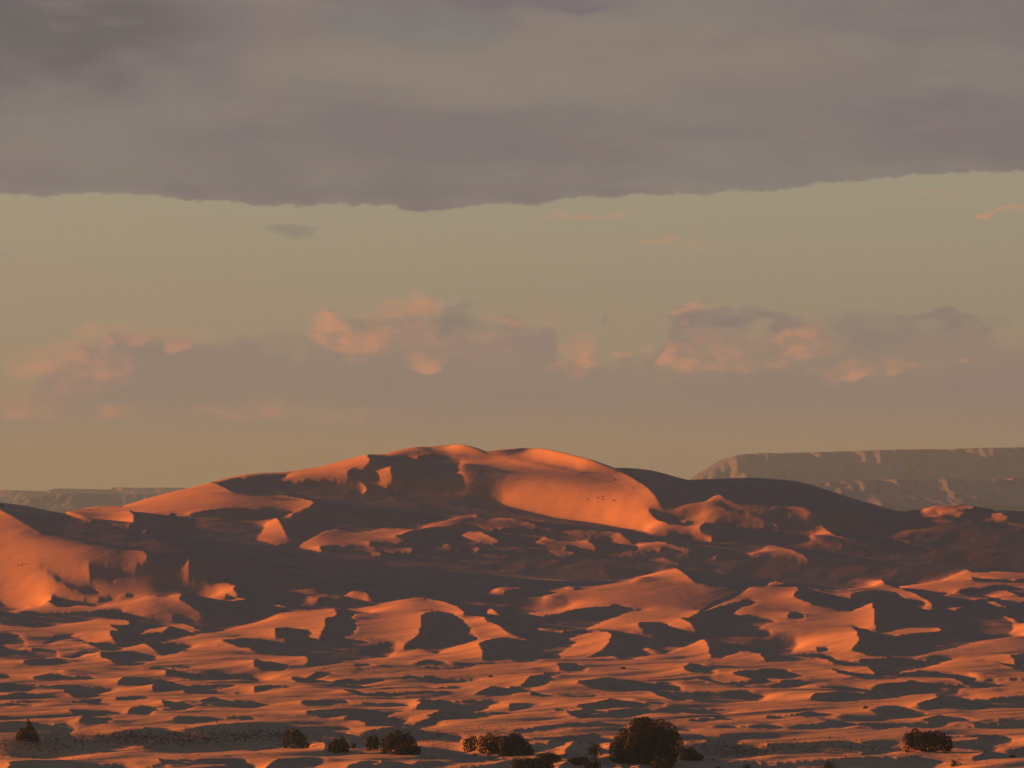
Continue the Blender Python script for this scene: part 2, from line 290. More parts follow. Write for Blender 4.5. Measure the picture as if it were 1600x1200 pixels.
P(*F0,0,"1045,680 1150,697 1250,692 1380,683 1240,706 1130,703")
P(*F0,0,"0,640 70,650 180,670 200,690 170,695 180,710 60,710 30,690 0,680")
J=(400,1030)
for s in ["620,30 700,28 740,38 650,48","0,112 80,125 60,135 0,140","230,112 330,110 380,90 470,85 430,105 370,130 470,135 560,130 640,135 800,125 740,150 640,180 600,165 490,170 510,150 350,155 280,145",
"0,165 100,165 250,178 140,195 0,213","540,188 620,190 700,215 780,205 900,205 1080,205 1240,208 1200,228 1100,248 900,240 700,235 640,220","930,108 1060,112 1200,120 1400,130 1300,145 1150,152 1060,135","1000,158 1110,180 1080,178","1130,180 1240,172 1330,178 1240,190","1430,190 1480,172 1540,170 1600,185 1640,200 1600,225 1500,230 1380,215",
"1000,255 1060,250 1200,260 1380,262 1540,268 1480,285 1440,310 1370,330 1450,335 1600,330 1500,350 1440,368 1380,375 1250,375 1170,375 1160,390 1120,405 1160,415 1090,430 1000,425 800,420 700,420 697,400 650,382 560,380 580,350 500,365 440,368 340,345 320,325 450,320 600,318 800,320 940,322 1010,300 1020,285 1045,270"]: P(*J,0,s)
P(*J,1,"800,365 870,335 940,322 1080,322 1175,320 1070,345 1110,362 1000,398 920,400 970,372 860,365")
for s in ["300,260 560,255 600,285 480,300 340,295 290,270","670,275 800,280 930,280 970,290 820,295 700,290","0,270 50,285 0,303",
"0,410 300,415 560,425 600,440 560,465 640,470 720,445 900,425 1020,430 1040,455 1200,465 1290,480 1290,520 1160,505 1100,505 1000,515 940,500 900,560 640,560 640,540 560,580 440,590 440,525 350,515 330,560 120,560 0,575",
"1000,540 1150,545 1300,555 1330,590 1500,600 1600,610 1590,628 1300,640 1280,615 1200,615 1140,600 1060,595 960,600 850,595","150,625 400,612 440,630 380,670 390,680 60,680 100,650","600,660 730,640 800,640 1160,640 1300,665 1600,660 1600,720 500,720"]: P(*J,0,s)
P(*J,1,"730,665 790,640 800,655 740,670"); P(*J,1,"1160,660 1590,635 1590,650 1250,672")
K=(800,1030)
for s in ["300,30 400,30 465,60 460,78 350,75 310,60","0,170 60,165 130,105 200,95 310,85 250,110 210,165 130,180 120,205 0,213","410,145 440,130 600,133 760,135 880,142 990,143 1050,170 1060,195 960,200 910,215 860,200 740,195 700,205 600,195 500,175",
"900,215 980,200 1150,200 1300,208 1480,205 1510,225 1600,240 1560,262 1400,275 1300,282 1200,270 1140,255 1040,262 960,235",
"340,270 400,290 540,270 620,245 720,255 800,270 960,275 950,295 880,315 780,350 700,375 560,372 440,370 380,345 350,325 280,330 290,312 380,325 480,315 430,295"]: P(*K,0,s)
P(*K,1,"500,320 640,308 780,310 700,325 560,333")
for s in ["130,200 180,215 280,232 420,235 590,225 500,240 200,235 130,220","970,300 1080,308 1200,300 1420,318 1320,350 1240,352 1100,330","1085,55 1120,35 1160,30 1230,60 1290,80 1260,95 1150,85 1095,70","1380,80 1480,68 1600,65 1600,178 1480,180 1320,160 1160,115 1300,140 1440,138 1530,130 1440,100","0,280 200,278 60,315 0,325","150,425 380,400 560,400 740,415 690,440 370,437 220,455 80,460 0,440","120,535 250,530 330,535 230,570 130,590","350,560 400,540 500,535 560,560 620,560 640,595 600,620 520,625 420,610 340,600","1100,370 1250,362 1410,372 1380,385 1200,395","1250,410 1400,415 1600,415 1600,440 1450,435 1300,430","1020,432 1150,440 1100,447",
"1060,490 1200,480 1380,480 1450,500 1380,530 1500,545 1600,540 1600,600 1500,610 1350,640 1600,640 1600,720 1020,720 1030,625 1210,625 1100,545 1240,520 1260,512 1180,515 1080,530","340,625 640,625 900,680 900,720 560,720 480,640","480,470 640,485 560,500 480,500"]: P(*K,0,s)
P(*K,1,"640,680 670,650 720,665 810,660 770,690 700,720 640,720")
L=(1200,1030)
for s in ["0,65 120,60 130,85 230,98 150,125 50,130 0,128","0,135 60,140 200,130 245,150 200,175 110,180 60,180 0,175","1040,100 1300,125 1700,120 1700,140 1500,140 1440,150 1370,178 1300,175 1270,165 1160,120",
"400,62 440,68 520,80 620,90 700,85 830,92 960,75 1100,75 1250,90 1310,115 1290,127 1160,115 1000,105 900,110 780,125 640,125 540,110 460,85",
"310,160 420,172 640,178 690,155 840,152 900,135 980,150 1120,160 1270,165 1210,190 1190,215 1310,220 1210,240 1240,252 1400,237 1700,230 1700,305 1380,300 1270,315 1220,310 1170,300 1060,308 1000,320 940,285 1000,265 1085,235 1050,222 930,228 850,235 700,255 560,268 430,272 330,262 270,245 300,212 400,210 560,218 640,210 560,195 440,190 360,180",
"660,300 750,292 860,295 930,325 1000,335 960,355 850,362 780,365 720,355 640,320 700,310","180,340 300,330 380,340 440,355 400,375 360,380 200,360 60,378 0,365 0,350",
"960,370 1080,350 1200,365 1270,380 1360,405 1700,400 1700,432 1350,430 1000,432 860,425 700,440 610,415 480,410 300,405 380,385 480,398 600,400 800,405 1000,400 1040,395"]: P(*L,0,s)
P(*L,1,"1100,405 1180,392 1280,400 1320,415 1140,415")
for s in ["300,405 480,402 560,415 480,430 330,435 220,435 140,430 200,410","0,410 70,425 90,440 0,445","0,525 200,520 650,518 830,515 760,550 860,560 850,575 780,580 680,600 600,605 600,580 460,600 180,600 0,595",
"1150,475 1330,470 1480,480 1530,505 1520,530 1440,560 1430,575 1700,545 1700,625 1400,625 1300,635 1290,610 1370,580 1260,560 1150,545 1150,510 1320,500 1320,488 1150,490",
"0,640 300,630 500,625 700,620 880,610 950,615 1050,635 1100,640 1000,665 980,680 870,670 780,672 760,720 100,720 60,660 0,660","1450,385 1700,380 1700,392 1470,395"]: P(*L,0,s)
I=(0,1030)
for s in ["210,110 320,90 420,80 370,105 560,108 600,120 560,130 330,135 230,125","-300,90 50,95 60,120 -300,130","-300,150 100,158 240,160 200,180 180,200 -300,210","250,165 400,163 600,180 740,185 640,220 600,245 500,240 400,195 320,178","740,150 780,120 900,125 1040,135 1070,150 1180,170 1130,195 980,205 960,180 980,150 880,165 780,165","1040,60 1120,65 1240,88 1400,100 1600,115 1600,138 1450,140 1280,138 1200,125 1120,105 1050,95","900,50 1060,55 1220,48 1160,62 980,68","1080,165 1300,163 1480,160 1410,185 1355,200 1440,210 1600,212 1540,222 1300,215 1180,215 1150,190 1180,170","60,222 140,215 210,220 300,240 260,250 160,250","40,260 200,262 330,270 280,278 120,272","0,285 80,280 215,295 200,303 100,290 60,310 0,305","420,265 560,265 660,240 600,275 720,285 640,290 500,275","850,295 930,297 1010,315 1170,310 1120,325 960,325 940,348 830,345 800,340 680,350 500,352 430,318 640,330 800,330","740,240 900,235 930,248 850,262 740,255","1020,258 1120,270 1280,280 1400,285 1600,290 1600,305 1520,300 1460,290 1300,290 1200,295 1140,320 1040,290","1250,265 1340,238 1430,262 1600,270 1600,290 1400,280","1110,360 1240,358 1560,362 1600,380 1400,375 1250,390 1200,400 1120,395 1090,375","520,365 720,375 680,395 600,410 500,395",
"-400,390 200,400 300,410 420,400 480,430 440,460 500,490 900,430 1060,430 1100,440 1200,440 1400,410 1500,400 1600,410 1600,575 1480,570 1350,578 1100,585 1000,575 900,562 830,560 730,585 520,600 380,620 300,630 180,620 80,610 -400,605","60,640 300,640 400,650 640,655 780,645 860,668 900,668 1030,655 1060,680 1060,720 0,720 80,655","1000,620 1100,635 1250,630 1540,628 1550,655 1600,670 1440,680 1430,665 1250,665 1100,665 1030,655"]: P(*I,0,s)
SKY="-500,775 -100,778 0,785 40,790 100,803 104,800 140,792 160,790 190,791 235,777 300,761 335,752 350,746 400,739 440,738 500,729 560,713 575,710 600,709 625,702 650,697 670,698 700,695 725,695 745,700 760,706 780,703 815,700 850,701 880,707 930,720 960,731 975,731 1010,733 1040,740 1075,750 1140,747 1180,746 1240,751 1260,755 1300,768 1350,784 1400,797 1405,799 1440,796 1460,791 1500,789 1530,792 1560,797 1600,799 2100,800"

def PS(k,ox,oy,v,s):
    T.append((v,[(ox+float(t.split(',')[0])/k,oy+float(t.split(',')[1])/k) for t in s.split()]))
Gp(0,"780,1150 1120,1150 1120,1240 780,1240")
Q=1600/180
for s in ["340,90 600,100 850,85 1000,110 820,120 560,125 350,125","380,165 520,150 740,155 690,205 500,195 420,200",
"0,380 200,370 400,355 600,310 750,270 900,215 940,175 1000,160 1080,160 1050,190 960,250 935,320 930,400 880,395 830,370 800,330 700,320 560,350 510,400 400,400 250,395 0,400",
"1220,95 1600,85 1600,125 1400,125 1280,105","1375,220 1450,190 1570,185 1560,260 1480,265 1420,250","1310,405 1400,390 1480,345 1570,345 1600,360 1500,390 1430,415","700,490 830,430 960,420 960,450 900,480 830,533 740,533","0,425 150,430 160,460 0,480"]: PS(Q,780,1140,1,s)
for s in ["0,345 200,350 195,385 0,390","180,800 230,735 330,790 400,800","400,790 440,760 555,755 530,790 470,800","1140,450 1300,450 1460,425 1530,435 1400,460 1200,485 1140,490"]: PS(Q,940,1110,1,s)
for s in ["300,455 500,425 750,400 900,350 960,340 860,400 800,480 740,520 830,500 1040,495 1100,520 1000,533 730,533 750,440 640,445 400,460"]: PS(Q,1100,1140,1,s)
def raster(x0,x1,y0,y1,step=1.0):
    import numpy as np
    W=int((x1-x0)/step);H=int((y1-y0)/step)
    M=np.zeros((H,W),np.float32)
    X=x0+(np.arange(W)+.5)*step
    for v,p in T:
        p=np.array(p)
        ya,yb=p[:,1].min(),p[:,1].max()
        for j in range(max(0,int((ya-y0)/step)-1),min(H,int((yb-y0)/step)+2)):
            y=y0+(j+.5)*step
            q=np.roll(p,-1,0)
            c=((p[:,1]<=y)&(q[:,1]>y))|((q[:,1]<=y)&(p[:,1]>y))
            if not c.any(): continue
            a=p[c];b=q[c]
            xs=np.sort(a[:,0]+(y-a[:,1])/(b[:,1]-a[:,1])*(b[:,0]-a[:,0]))
            for k in range(0,len(xs)-1,2):
                i0=max(0,int(np.ceil((xs[k]-x0)/step-.5)));i1=min(W,int(np.ceil((xs[k+1]-x0)/step-.5)))
                if i1>i0: M[j,i0:i1]=v
    return M


def sstep(a,b,x):
    t=np.clip((x-a)/(b-a),0,1); return t*t*(3-2*t)
def curve(s,x):
    sk=np.array([tuple(map(float,t.split(','))) for t in s.split()])
    return np.interp(x,sk[:,0],sk[:,1])
def fnoise(nx,ny,sx,sy,seed):
    rng=np.random.RandomState(seed);a=rng.randn(ny,nx)
    fx=np.fft.fftfreq(nx)[None];fy=np.fft.fftfreq(ny)[:,None]
    f=np.exp(-((fx*sx)**2+(fy*sy)**2)*9)
    o=np.fft.ifft2(np.fft.fft2(a)*f).real
    return o/o.std()
DU=3.
U=np.arange(-700,1741,DU);NU=len(U)
def depth(r,Y):
    z=H-(r-HOR)*Y/F
    gq=z+TAN*(U[None]-800)*Y/F
    return (np.maximum.accumulate(gq,1)-gq)*F/Y
SU="-700,0 330,0 450,-20 580,-20 730,-80 1035,50 1200,0 1380,0 1420,180 2000,180"
SL="-700,-250 -300,-200 0,-60 235,170 330,50 600,0"
KW=400.
BUMPS=[(800,1060,1240,2190,130,26),(1100,1240,1330,2120,60,12),(1230,1290,1390,2480,60,10),(1150,1210,1270,2520,60,8),(540,660,760,2120,60,8),(150,280,380,2090,60,7)]
def solve(outer=90,cg=25,RS=.8,start=None,MUF=1.):
    AY=np.array([1120,1225,1300,1400,1550,1720,1900,2080,2260,2420,2540,2700,2850,3000])
    AR=np.array([1240,1203,1165,1120,1075,1030,985,945,908,880,858,842,825,800.])
    Ys=[];y=1085.
    while y<3650:
        dr=np.interp(y,[1120,1300,1500,1800,2100,2500,2650,2900,3100,3300],[.45,.42,.30,.25,.21,.18,.30,.38,.2,.1])
        Ys.append(y);y+=RS/dr
    Ys=np.array(Ys)
    Y=Ys[:,None]/(1+TP*(U[None]-800)/F)
    base=np.interp(Y,AY,AR)
    sky=curve(SKY,U)
    YK=3000-curve(SU,U)[None]
    k=sstep(-KW,0,Y-YK)
    foot=curve("-500,880 0,870 200,850 400,852 540,855 700,845 1000,832 1200,845 1400,850 1600,845 2100,845",U)[None]
    mass=foot+(sky[None]-foot)*k
    mass=np.where(Y>YK,sky[None]+(Y-YK)*0.08,mass)
    w=sstep(2480,2700,Y); base=base*(1-w)+mass*w
    ld=curve("-700,860 -300,815 -60,779 0,785 100,803 200,828 330,843 460,853 540,870 2100,870",U)[None]
    a=sstep(2120,2350,Y+.7*curve(SL,U)[None])*(1-sstep(2350,2520,Y)); a=a*(1-sstep(480,640,U))[None]
    base=base*(1-a)+ld*a
    for (u0,u1,u2,yc,yw,hh) in BUMPS:
        base=base-hh*np.minimum(np.clip((U-u0)/(u1-u0),0,1),np.clip((u2-U)/(u2-u1),0,1))[None]*np.exp(-((Y-yc)/yw)**2)
    M=raster(0,1600,680,1200)>.5
    ui=np.abs(U);ui=np.where(ui>1600,3200-ui,ui);ui=np.clip(ui.astype(int),0,1599)
    UI=ui[None].repeat(len(Ys),0); SK=np.interp(ui,U,sky)[None]
    def samp(r):
        rr=np.where(r>1199,2398-r,r); rr=np.maximum(rr,SK+1.5)
        return M[np.clip((rr-680).astype(int),0,519),np.where((rr<905)&(U[None]<0),0,UI)]
    Bf=np.zeros_like(base)
    if start is None: r=base+fnoise(NU,len(Ys),14,10,3)*1.5
    else:
        def up(a,y0):
            t=np.interp(Ys,y0,np.arange(len(y0))); i=np.minimum(t.astype(int),len(y0)-2); f=(t-i)[:,None]
            return a[i]*(1-f)+a[i+1]*f
        r=base+up(start[1]-start[3],start[0]); Bf=up(start[2],start[0])
    base=base.astype(np.float32); r=r.astype(np.float32); Bf=Bf.astype(np.float32)
    A=ASL;SG=.1;SMAX=15.;KAP=.02;KL=1.5;DEC=.98;mu=.05;BC=25.;MU2=.15;MS=.8;FR=.2
    lamY=np.full(r.shape,.005)
    lamY+=0.15*np.exp(-((Y-YK)/30)**2)+0.03*sstep(20,50,Y-YK)
    lamY+=0.004*(np.exp(-((Y-2350)/35)**2)*(1-sstep(480,600,U))[None])
    MUA=(mu+(MU2-mu)*sstep(1950,2100,Y)*(1-sstep(2600,2800,Y)*MS))[1:]
    lamY=lamY.astype(np.float32);MUA=(MUA*MUF).astype(np.float32)
    for it in range(outer):
        m=samp(r)
        front=np.minimum.accumulate(r,0); vis=r<=front+2.0
        L=np.zeros_like(r);Rr=np.zeros_like(r);c=np.zeros(len(Ys))
        for i in range(NU): c=np.where(m[:,i],0,c+1);L[:,i]=c
        c=np.zeros(len(Ys))
        for i in range(NU-1,-1,-1): c=np.where(m[:,i],0,c+1);Rr[:,i]=c
        T_=np.maximum(L+Rr,1); run=T_*DU; fr=L/T_
        sag=np.minimum(SG*run,SMAX)
        sd=-TAN-0.02+sag*np.where(fr<FR,-1/FR,1/(1-FR))/run
        s=np.where(m,A,sd)-(r-HOR)*TP/F
        we=np.where(vis,1.0,0.08)[:,1:]
        d=r-base
        e=we*(-s[:,1:]*DU-(base[:,1:]-base[:,:-1]))
        rh=np.zeros_like(d)
        dep=depth(r,Y)
        wd=(~m)&(dep<0.8)&vis; wl=m&(dep>0.1)&vis
        if it>2 or start is not None:
            Bf+=np.where(wd,np.clip(1.5-dep,0.5,1.5),0)-np.where(wl,KL*np.clip(dep*.5,.3,2.5),0)
            Bf*=DEC
            if it%2: Bf=.5*Bf+.25*(np.roll(Bf,1,0)+np.roll(Bf,-1,0))
            Bf=np.clip(Bf,-BC,BC)*np.where(Y>YK-35,0,1)
        rh+=KAP*Bf
        rh[:,1:]+=e;rh[:,:-1]-=e
        def op(x):
            o=lamY*x; q=we*(x[:,1:]-x[:,:-1]); o[:,1:]+=q;o[:,:-1]-=q
            f=MUA*(x[1:]-x[:-1]); o[1:]+=f;o[:-1]-=f
            return o
        x=d.copy();res=rh-op(x);pp=res.copy();rs=(res*res).sum()
        for _ in range(cg):
            Ap=op(pp);al=rs/(pp*Ap).sum();x+=al*pp;res-=al*Ap;rn=(res*res).sum();pp=res+rn/rs*pp;rs=rn
        rel=0.6 if it<outer-4 else .35
        r=base+d+rel*(x-d)
        r=np.maximum(r,sky[None]-0.0)
    return Ys,r,Bf,base
ASL=.25
S1=solve(70)
Ys,r,_b,_c=solve(26,25,.42,S1,3.)
if __name__!='__main__X':
    pass
def lerp_rows(r,k):
    n=r.shape[0]; t=np.arange(0,(n-1)*k+1)/k; i=np.minimum(t.astype(int),n-2); f=(t-i)[:,None]
    return r[i]*(1-f)+r[i+1]*f
# finer sampling in both directions, then a light smoothing so crests stay crisp
K=1
r2=lerp_rows(r,K)
Ys2=lerp_rows(Ys[:,None],K)[:,0]
US=np.concatenate([np.arange(-700,-30,9.),np.arange(-30,1630,1.5),np.arange(1630,1737,6.)])
r2=np.stack([np.interp(US,U,row) for row in r2])
kx=np.array([1,2,1])/4
for _ in range(1):
    r2[:,1:-1]=.25*r2[:,:-2]+.5*r2[:,1:-1]+.25*r2[:,2:]
for _ in range(1):
    r2[1:-1]=.25*r2[:-2]+.5*r2[1:-1]+.25*r2[2:]
Y2=Ys2[:,None]/(1+TP*(US[None]-800)/F)
X2=(US[None]-800)*Y2/F
Z2=H-(r2-HOR)*Y2/F
# wind relief: low swells and soft hummocks
def wave(X,Y,seed,sizes,tm=-.35,ts=.4):
    """low wind dunes: long-crested, gentle on the windward side and sharper on the lee"""
    rng=np.random.RandomState(seed); o=0
    for (L,amp,n) in sizes:
        for _ in range(n):
            th=rng.normal(tm,ts); kx_,ky_=math.cos(th)*2*math.pi/L,math.sin(th)*2*math.pi/L
            f=rng.uniform(.7,1.4); ph=X*kx_*f+Y*ky_*f+rng.uniform(0,6.28)+1.6*np.sin(Y*rng.uniform(.5,1.5)*2*math.pi/(L*2.4)+X*rng.uniform(-.5,.5)*2*math.pi/(L*3)+rng.uniform(0,6))
            pat=.5+.5*np.sin(X*2*math.pi/(L*rng.uniform(3,6))+Y*2*math.pi/(L*rng.uniform(5,9))+rng.uniform(0,6))
            o=o+amp*pat*(np.sin(ph)-.38*np.sin(2*ph)+.15*np.sin(3*ph))
    return o
wamp=(1-.6*sstep(1750,2250,Y2))
Z2=Z2+wave(X2,Y2,5,[(40,.08,3),(17,.02,3),(8,.008,3)])*wamp+wave(X2,Y2,11,[(46,.17,2),(27,.08,3),(12,.02,3)],-.95,.22)*(1-.85*sstep(1550,2050,Y2))
# skirts: the field falls away to the plain outside the surveyed part
V=np.stack([X2,Y2,Z2],-1)
def skirt(col,sgn):
    out=[]
    for dx,f in ((60,.82),(160,.5),(320,.2),(520,.0),(700,-.0)):
        c=col.copy(); c[:,0]+=sgn*dx; c[:,2]=(c[:,2]+4)*f-4; out.append(c)
    return out
Lc=skirt(V[:,0],-1)[::-1]; Rc=skirt(V[:,-1],1)
V=np.concatenate([np.stack(Lc,1),V,np.stack(Rc,1)],1)
bk=V[-1].copy(); rows=[]
for dy,f in ((60,.85),(180,.5),(400,.15),(700,0.)):
    c=bk.copy(); c[:,1]+=dy; c[:,2]=(c[:,2]+4)*f-4; rows.append(c)
fr=V[0].copy(); c0=fr.copy(); c0[:,1]-=60; c0[:,2]=np.minimum(c0[:,2],0)*.3-2; c1=fr.copy(); c1[:,1]-=140; c1[:,2]=-4.5
V=np.concatenate([np.stack([c1,c0]),V,np.stack(rows)],0)
V=V*WS
dn=obj("sand_dunes",gridmesh("sand_dunes",V,m_sand)); tag(dn,"orange sand dunes with sunlit crests and long blue-grey shadows","dunes",kind='structure')
print("dune verts",V.shape)

# flat desert out to the horizon and the rise the viewer stands on
def plain_z(x,y):
    hill=(H*WS-2.2+6)*np.exp(-((x/120)**2+((y+20)/230)**2)**1.5)
    return -6+hill+0.9*np.sin(x*.011+np.sin(y*.004))*np.sin(y*.008+1)*np.exp(-(y/5000)**2)
xs=np.concatenate([-np.geomspace(120000,2500,22),np.linspace(-2000,2000,161),np.geomspace(2500,120000,22)])
ys=np.concatenate([-np.geomspace(60000,1500,14),np.linspace(-1200,1800,121),np.geomspace(2000,150000,34)])
XX,YY=np.meshgrid(xs,ys); ZZ=plain_z(XX,YY)
pl=obj("desert_plain",gridmesh("desert_plain",np.stack([XX,YY,ZZ],-1),m_sand)); tag(pl,"flat sandy desert plain stretching to the horizon","ground",kind='structure')

# locate ground under a viewing direction
def ground_at(px,row):
    """first ground point met looking at photo pixel (px,row)"""
    i=int(np.argmin(abs(US-px))); col=Z2[:,i]; y=Y2[:,i]
    rr=HOR+(H-col)*F/y
    idx=np.where(rr<=row)[0]; j=idx[0] if len(idx) else len(y)-1
    return Vector((X2[j,i]*WS,y[j]*WS,col[j]*WS)), F/(y[j]*WS)   # point, pixels per metre
def ground_z(x,y):
    """height of the dune surface under a world point"""
    X_,Y_=x/WS,y/WS; px=800+X_*F/Y_; i=int(np.argmin(abs(US-px))); return float(np.interp(Y_,Y2[:,i],Z2[:,i]))*WS

# ------------------------------------------------------------------ far escarpments
m_rock,gg=newmat("mesa_rock")
gp=gg.node('ShaderNodeNewGeometry').outputs['Position']
mp=gg.node('ShaderNodeVectorMath',operation='MULTIPLY'); gg.nt.links.new(gp,mp.inputs[0]); mp.inputs[1].default_value=(1,1,6)
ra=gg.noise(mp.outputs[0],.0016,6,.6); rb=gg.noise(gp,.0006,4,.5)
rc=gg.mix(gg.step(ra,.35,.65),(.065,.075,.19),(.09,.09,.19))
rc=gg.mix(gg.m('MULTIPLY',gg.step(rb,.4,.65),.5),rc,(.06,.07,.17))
finish(m_rock,gg,rc,.95,bumpn(gg,ra,.6,60.),.05)
def ridge(name,label,topc,botfrac,D0,depthm,seed,cliff,ulo,uhi,nu=700,nd=70):
    us=np.linspace(ulo,uhi,nu); t=np.linspace(0,1,nd)
    rng=np.random.RandomState(seed)
    def n1(sc,n):
        o=0
        for k in range(n):
            f=2**k; ph=rng.uniform(0,6.28,3)
            o=o+(1-abs(np.sin(us/sc*f+ph[0]+1.3*np.sin(us/sc*f*.37+ph[1]))))/f
        return o/1.6
    gul=n1(40,7); big=n1(150,3)
    topr=curve(topc,us)
    zt=(H*WS+(HOR-topr)*D0/F)
    FN=.5*fnoise(nu,nd,14,5,seed)+.7*fnoise(nu,nd,5,2,seed+1)+.45*fnoise(nu,nd,2,1,seed+2)
    V=np.zeros((nd,nu,3))
    for j,tt in enumerate(t):
        # talus, cliff, plateau
        if tt<.5: f=cliff*(tt/.5)**.8
        elif tt<.6: f=cliff+(1-cliff)*(tt-.5)/.1
        else: f=1.
        g2=gul*(1 if tt<.6 else max(0,1-(tt-.6)*6))
        y=D0+depthm*(tt-.6)+ (g2*.045+big*.06+FN[j]*.02-.3)*depthm*min(1,tt*3)*(1 if tt<.62 else 1)
        z=-6+(zt+6)*f*(1-.10*g2*(1-abs(2*f-1)))
        if tt>=.6: z=-6+(zt+6)
        if tt>.93: z=-6+(zt+6)*(1-tt)/.07
        x=(us-800)*D0/F
        V[j,:,0]=x; V[j,:,1]=y; V[j,:,2]=z
    o=obj(name,gridmesh(name,V,m_rock)); tag(o,label,"hills",kind='structure'); return o
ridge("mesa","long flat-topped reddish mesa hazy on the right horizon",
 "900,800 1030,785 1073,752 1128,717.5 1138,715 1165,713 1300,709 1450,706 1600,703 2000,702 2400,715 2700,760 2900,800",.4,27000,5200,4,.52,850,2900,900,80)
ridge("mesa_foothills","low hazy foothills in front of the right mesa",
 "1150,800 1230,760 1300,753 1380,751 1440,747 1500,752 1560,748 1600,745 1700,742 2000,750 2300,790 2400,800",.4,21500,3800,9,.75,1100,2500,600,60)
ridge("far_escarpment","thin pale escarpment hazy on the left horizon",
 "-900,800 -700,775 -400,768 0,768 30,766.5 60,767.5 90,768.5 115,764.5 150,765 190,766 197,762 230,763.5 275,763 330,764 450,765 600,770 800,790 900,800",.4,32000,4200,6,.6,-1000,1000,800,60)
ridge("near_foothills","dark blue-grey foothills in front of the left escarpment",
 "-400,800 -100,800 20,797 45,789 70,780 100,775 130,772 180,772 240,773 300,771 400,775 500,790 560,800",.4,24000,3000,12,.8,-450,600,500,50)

# ------------------------------------------------------------------ trees and bushes
m_leaf,gg=newmat("tamarisk_foliage")
gi=gg.node('ShaderNodeNewGeometry'); oi=gg.node('ShaderNodeObjectInfo')
lf=gg.mix(gi.outputs['Random Per Island'],(.026,.030,.022),(.036,.038,.027))
lf=gg.mix(gg.m('MULTIPLY',gg.noise(gi.outputs['Position'],.35,3,.6),.5),lf,(.042,.036,.026))
finish(m_leaf,gg,lf,.8,None,.1)
m_bark,gg=newmat("bark")
gp=gg.node('ShaderNodeNewGeometry').outputs['Position']
finish(m_bark,gg,gg.mix(gg.noise(gp,3,4,.6),(.07,.05,.038),(.16,.12,.09)),.9,None,.1)
def tube(bm,pts,rads,seg=6):
    rings=[]
    for i,(p,ra) in enumerate(zip(pts,rads)):
        d=(pts[min(i+1,len(pts)-1)]-pts[max(i-1,0)]).normalized(); q=d.to_track_quat('Z','Y')
        rings.append([bm.verts.new(p+q@Vector((math.cos(2*math.pi*k/seg)*ra,math.sin(2*math.pi*k/seg)*ra,0))) for k in range(seg)])
    for a,b in zip(rings,rings[1:]):
        for k in range(seg): bm.faces.new((a[k],a[(k+1)%seg],b[(k+1)%seg],b[k]))
    bm.faces.new(rings[-1])
def bmesh_obj(name,bm,mat,parent,smooth=True):
    me=bpy.data.meshes.new(name); bm.to_mesh(me); bm.free(); me.materials.append(mat)
    if smooth: me.polygons.foreach_set('use_smooth',np.ones(len(me.polygons),bool))
    return obj(name,me,parent)
def leafmesh(name,P,Nn,size,rng,mat,parent):
    """one small bent leaf spray (two triangles) at every point, roughly facing along the normal"""
    n=len(P); t=rng.randn(n,3); t-= (t*Nn).sum(1)[:,None]*Nn*.7; t/=np.linalg.norm(t,axis=1)[:,None]+1e-6
    b=np.cross(Nn+rng.randn(n,3)*.45,t); b/=np.linalg.norm(b,axis=1)[:,None]+1e-6
    s=(size*rng.uniform(.6,1.4,n))[:,None]
    t[:,2]+=.4
    q=np.stack([P-t*s*.5,P+b*s*.38,P+t*s*.75,P-b*s*.38],1)
    me=bpy.data.meshes.new(name); me.vertices.add(4*n); me.vertices.foreach_set('co',q.reshape(-1).astype(np.float32))
    me.loops.add(4*n); me.loops.foreach_set('vertex_index',np.arange(4*n,dtype=np.int32))
    me.polygons.add(n); me.polygons.foreach_set('loop_start',np.arange(0,4*n,4,dtype=np.int32)); me.update(calc_edges=True); me.validate()
    me.materials.append(mat); return obj(name,me,parent)
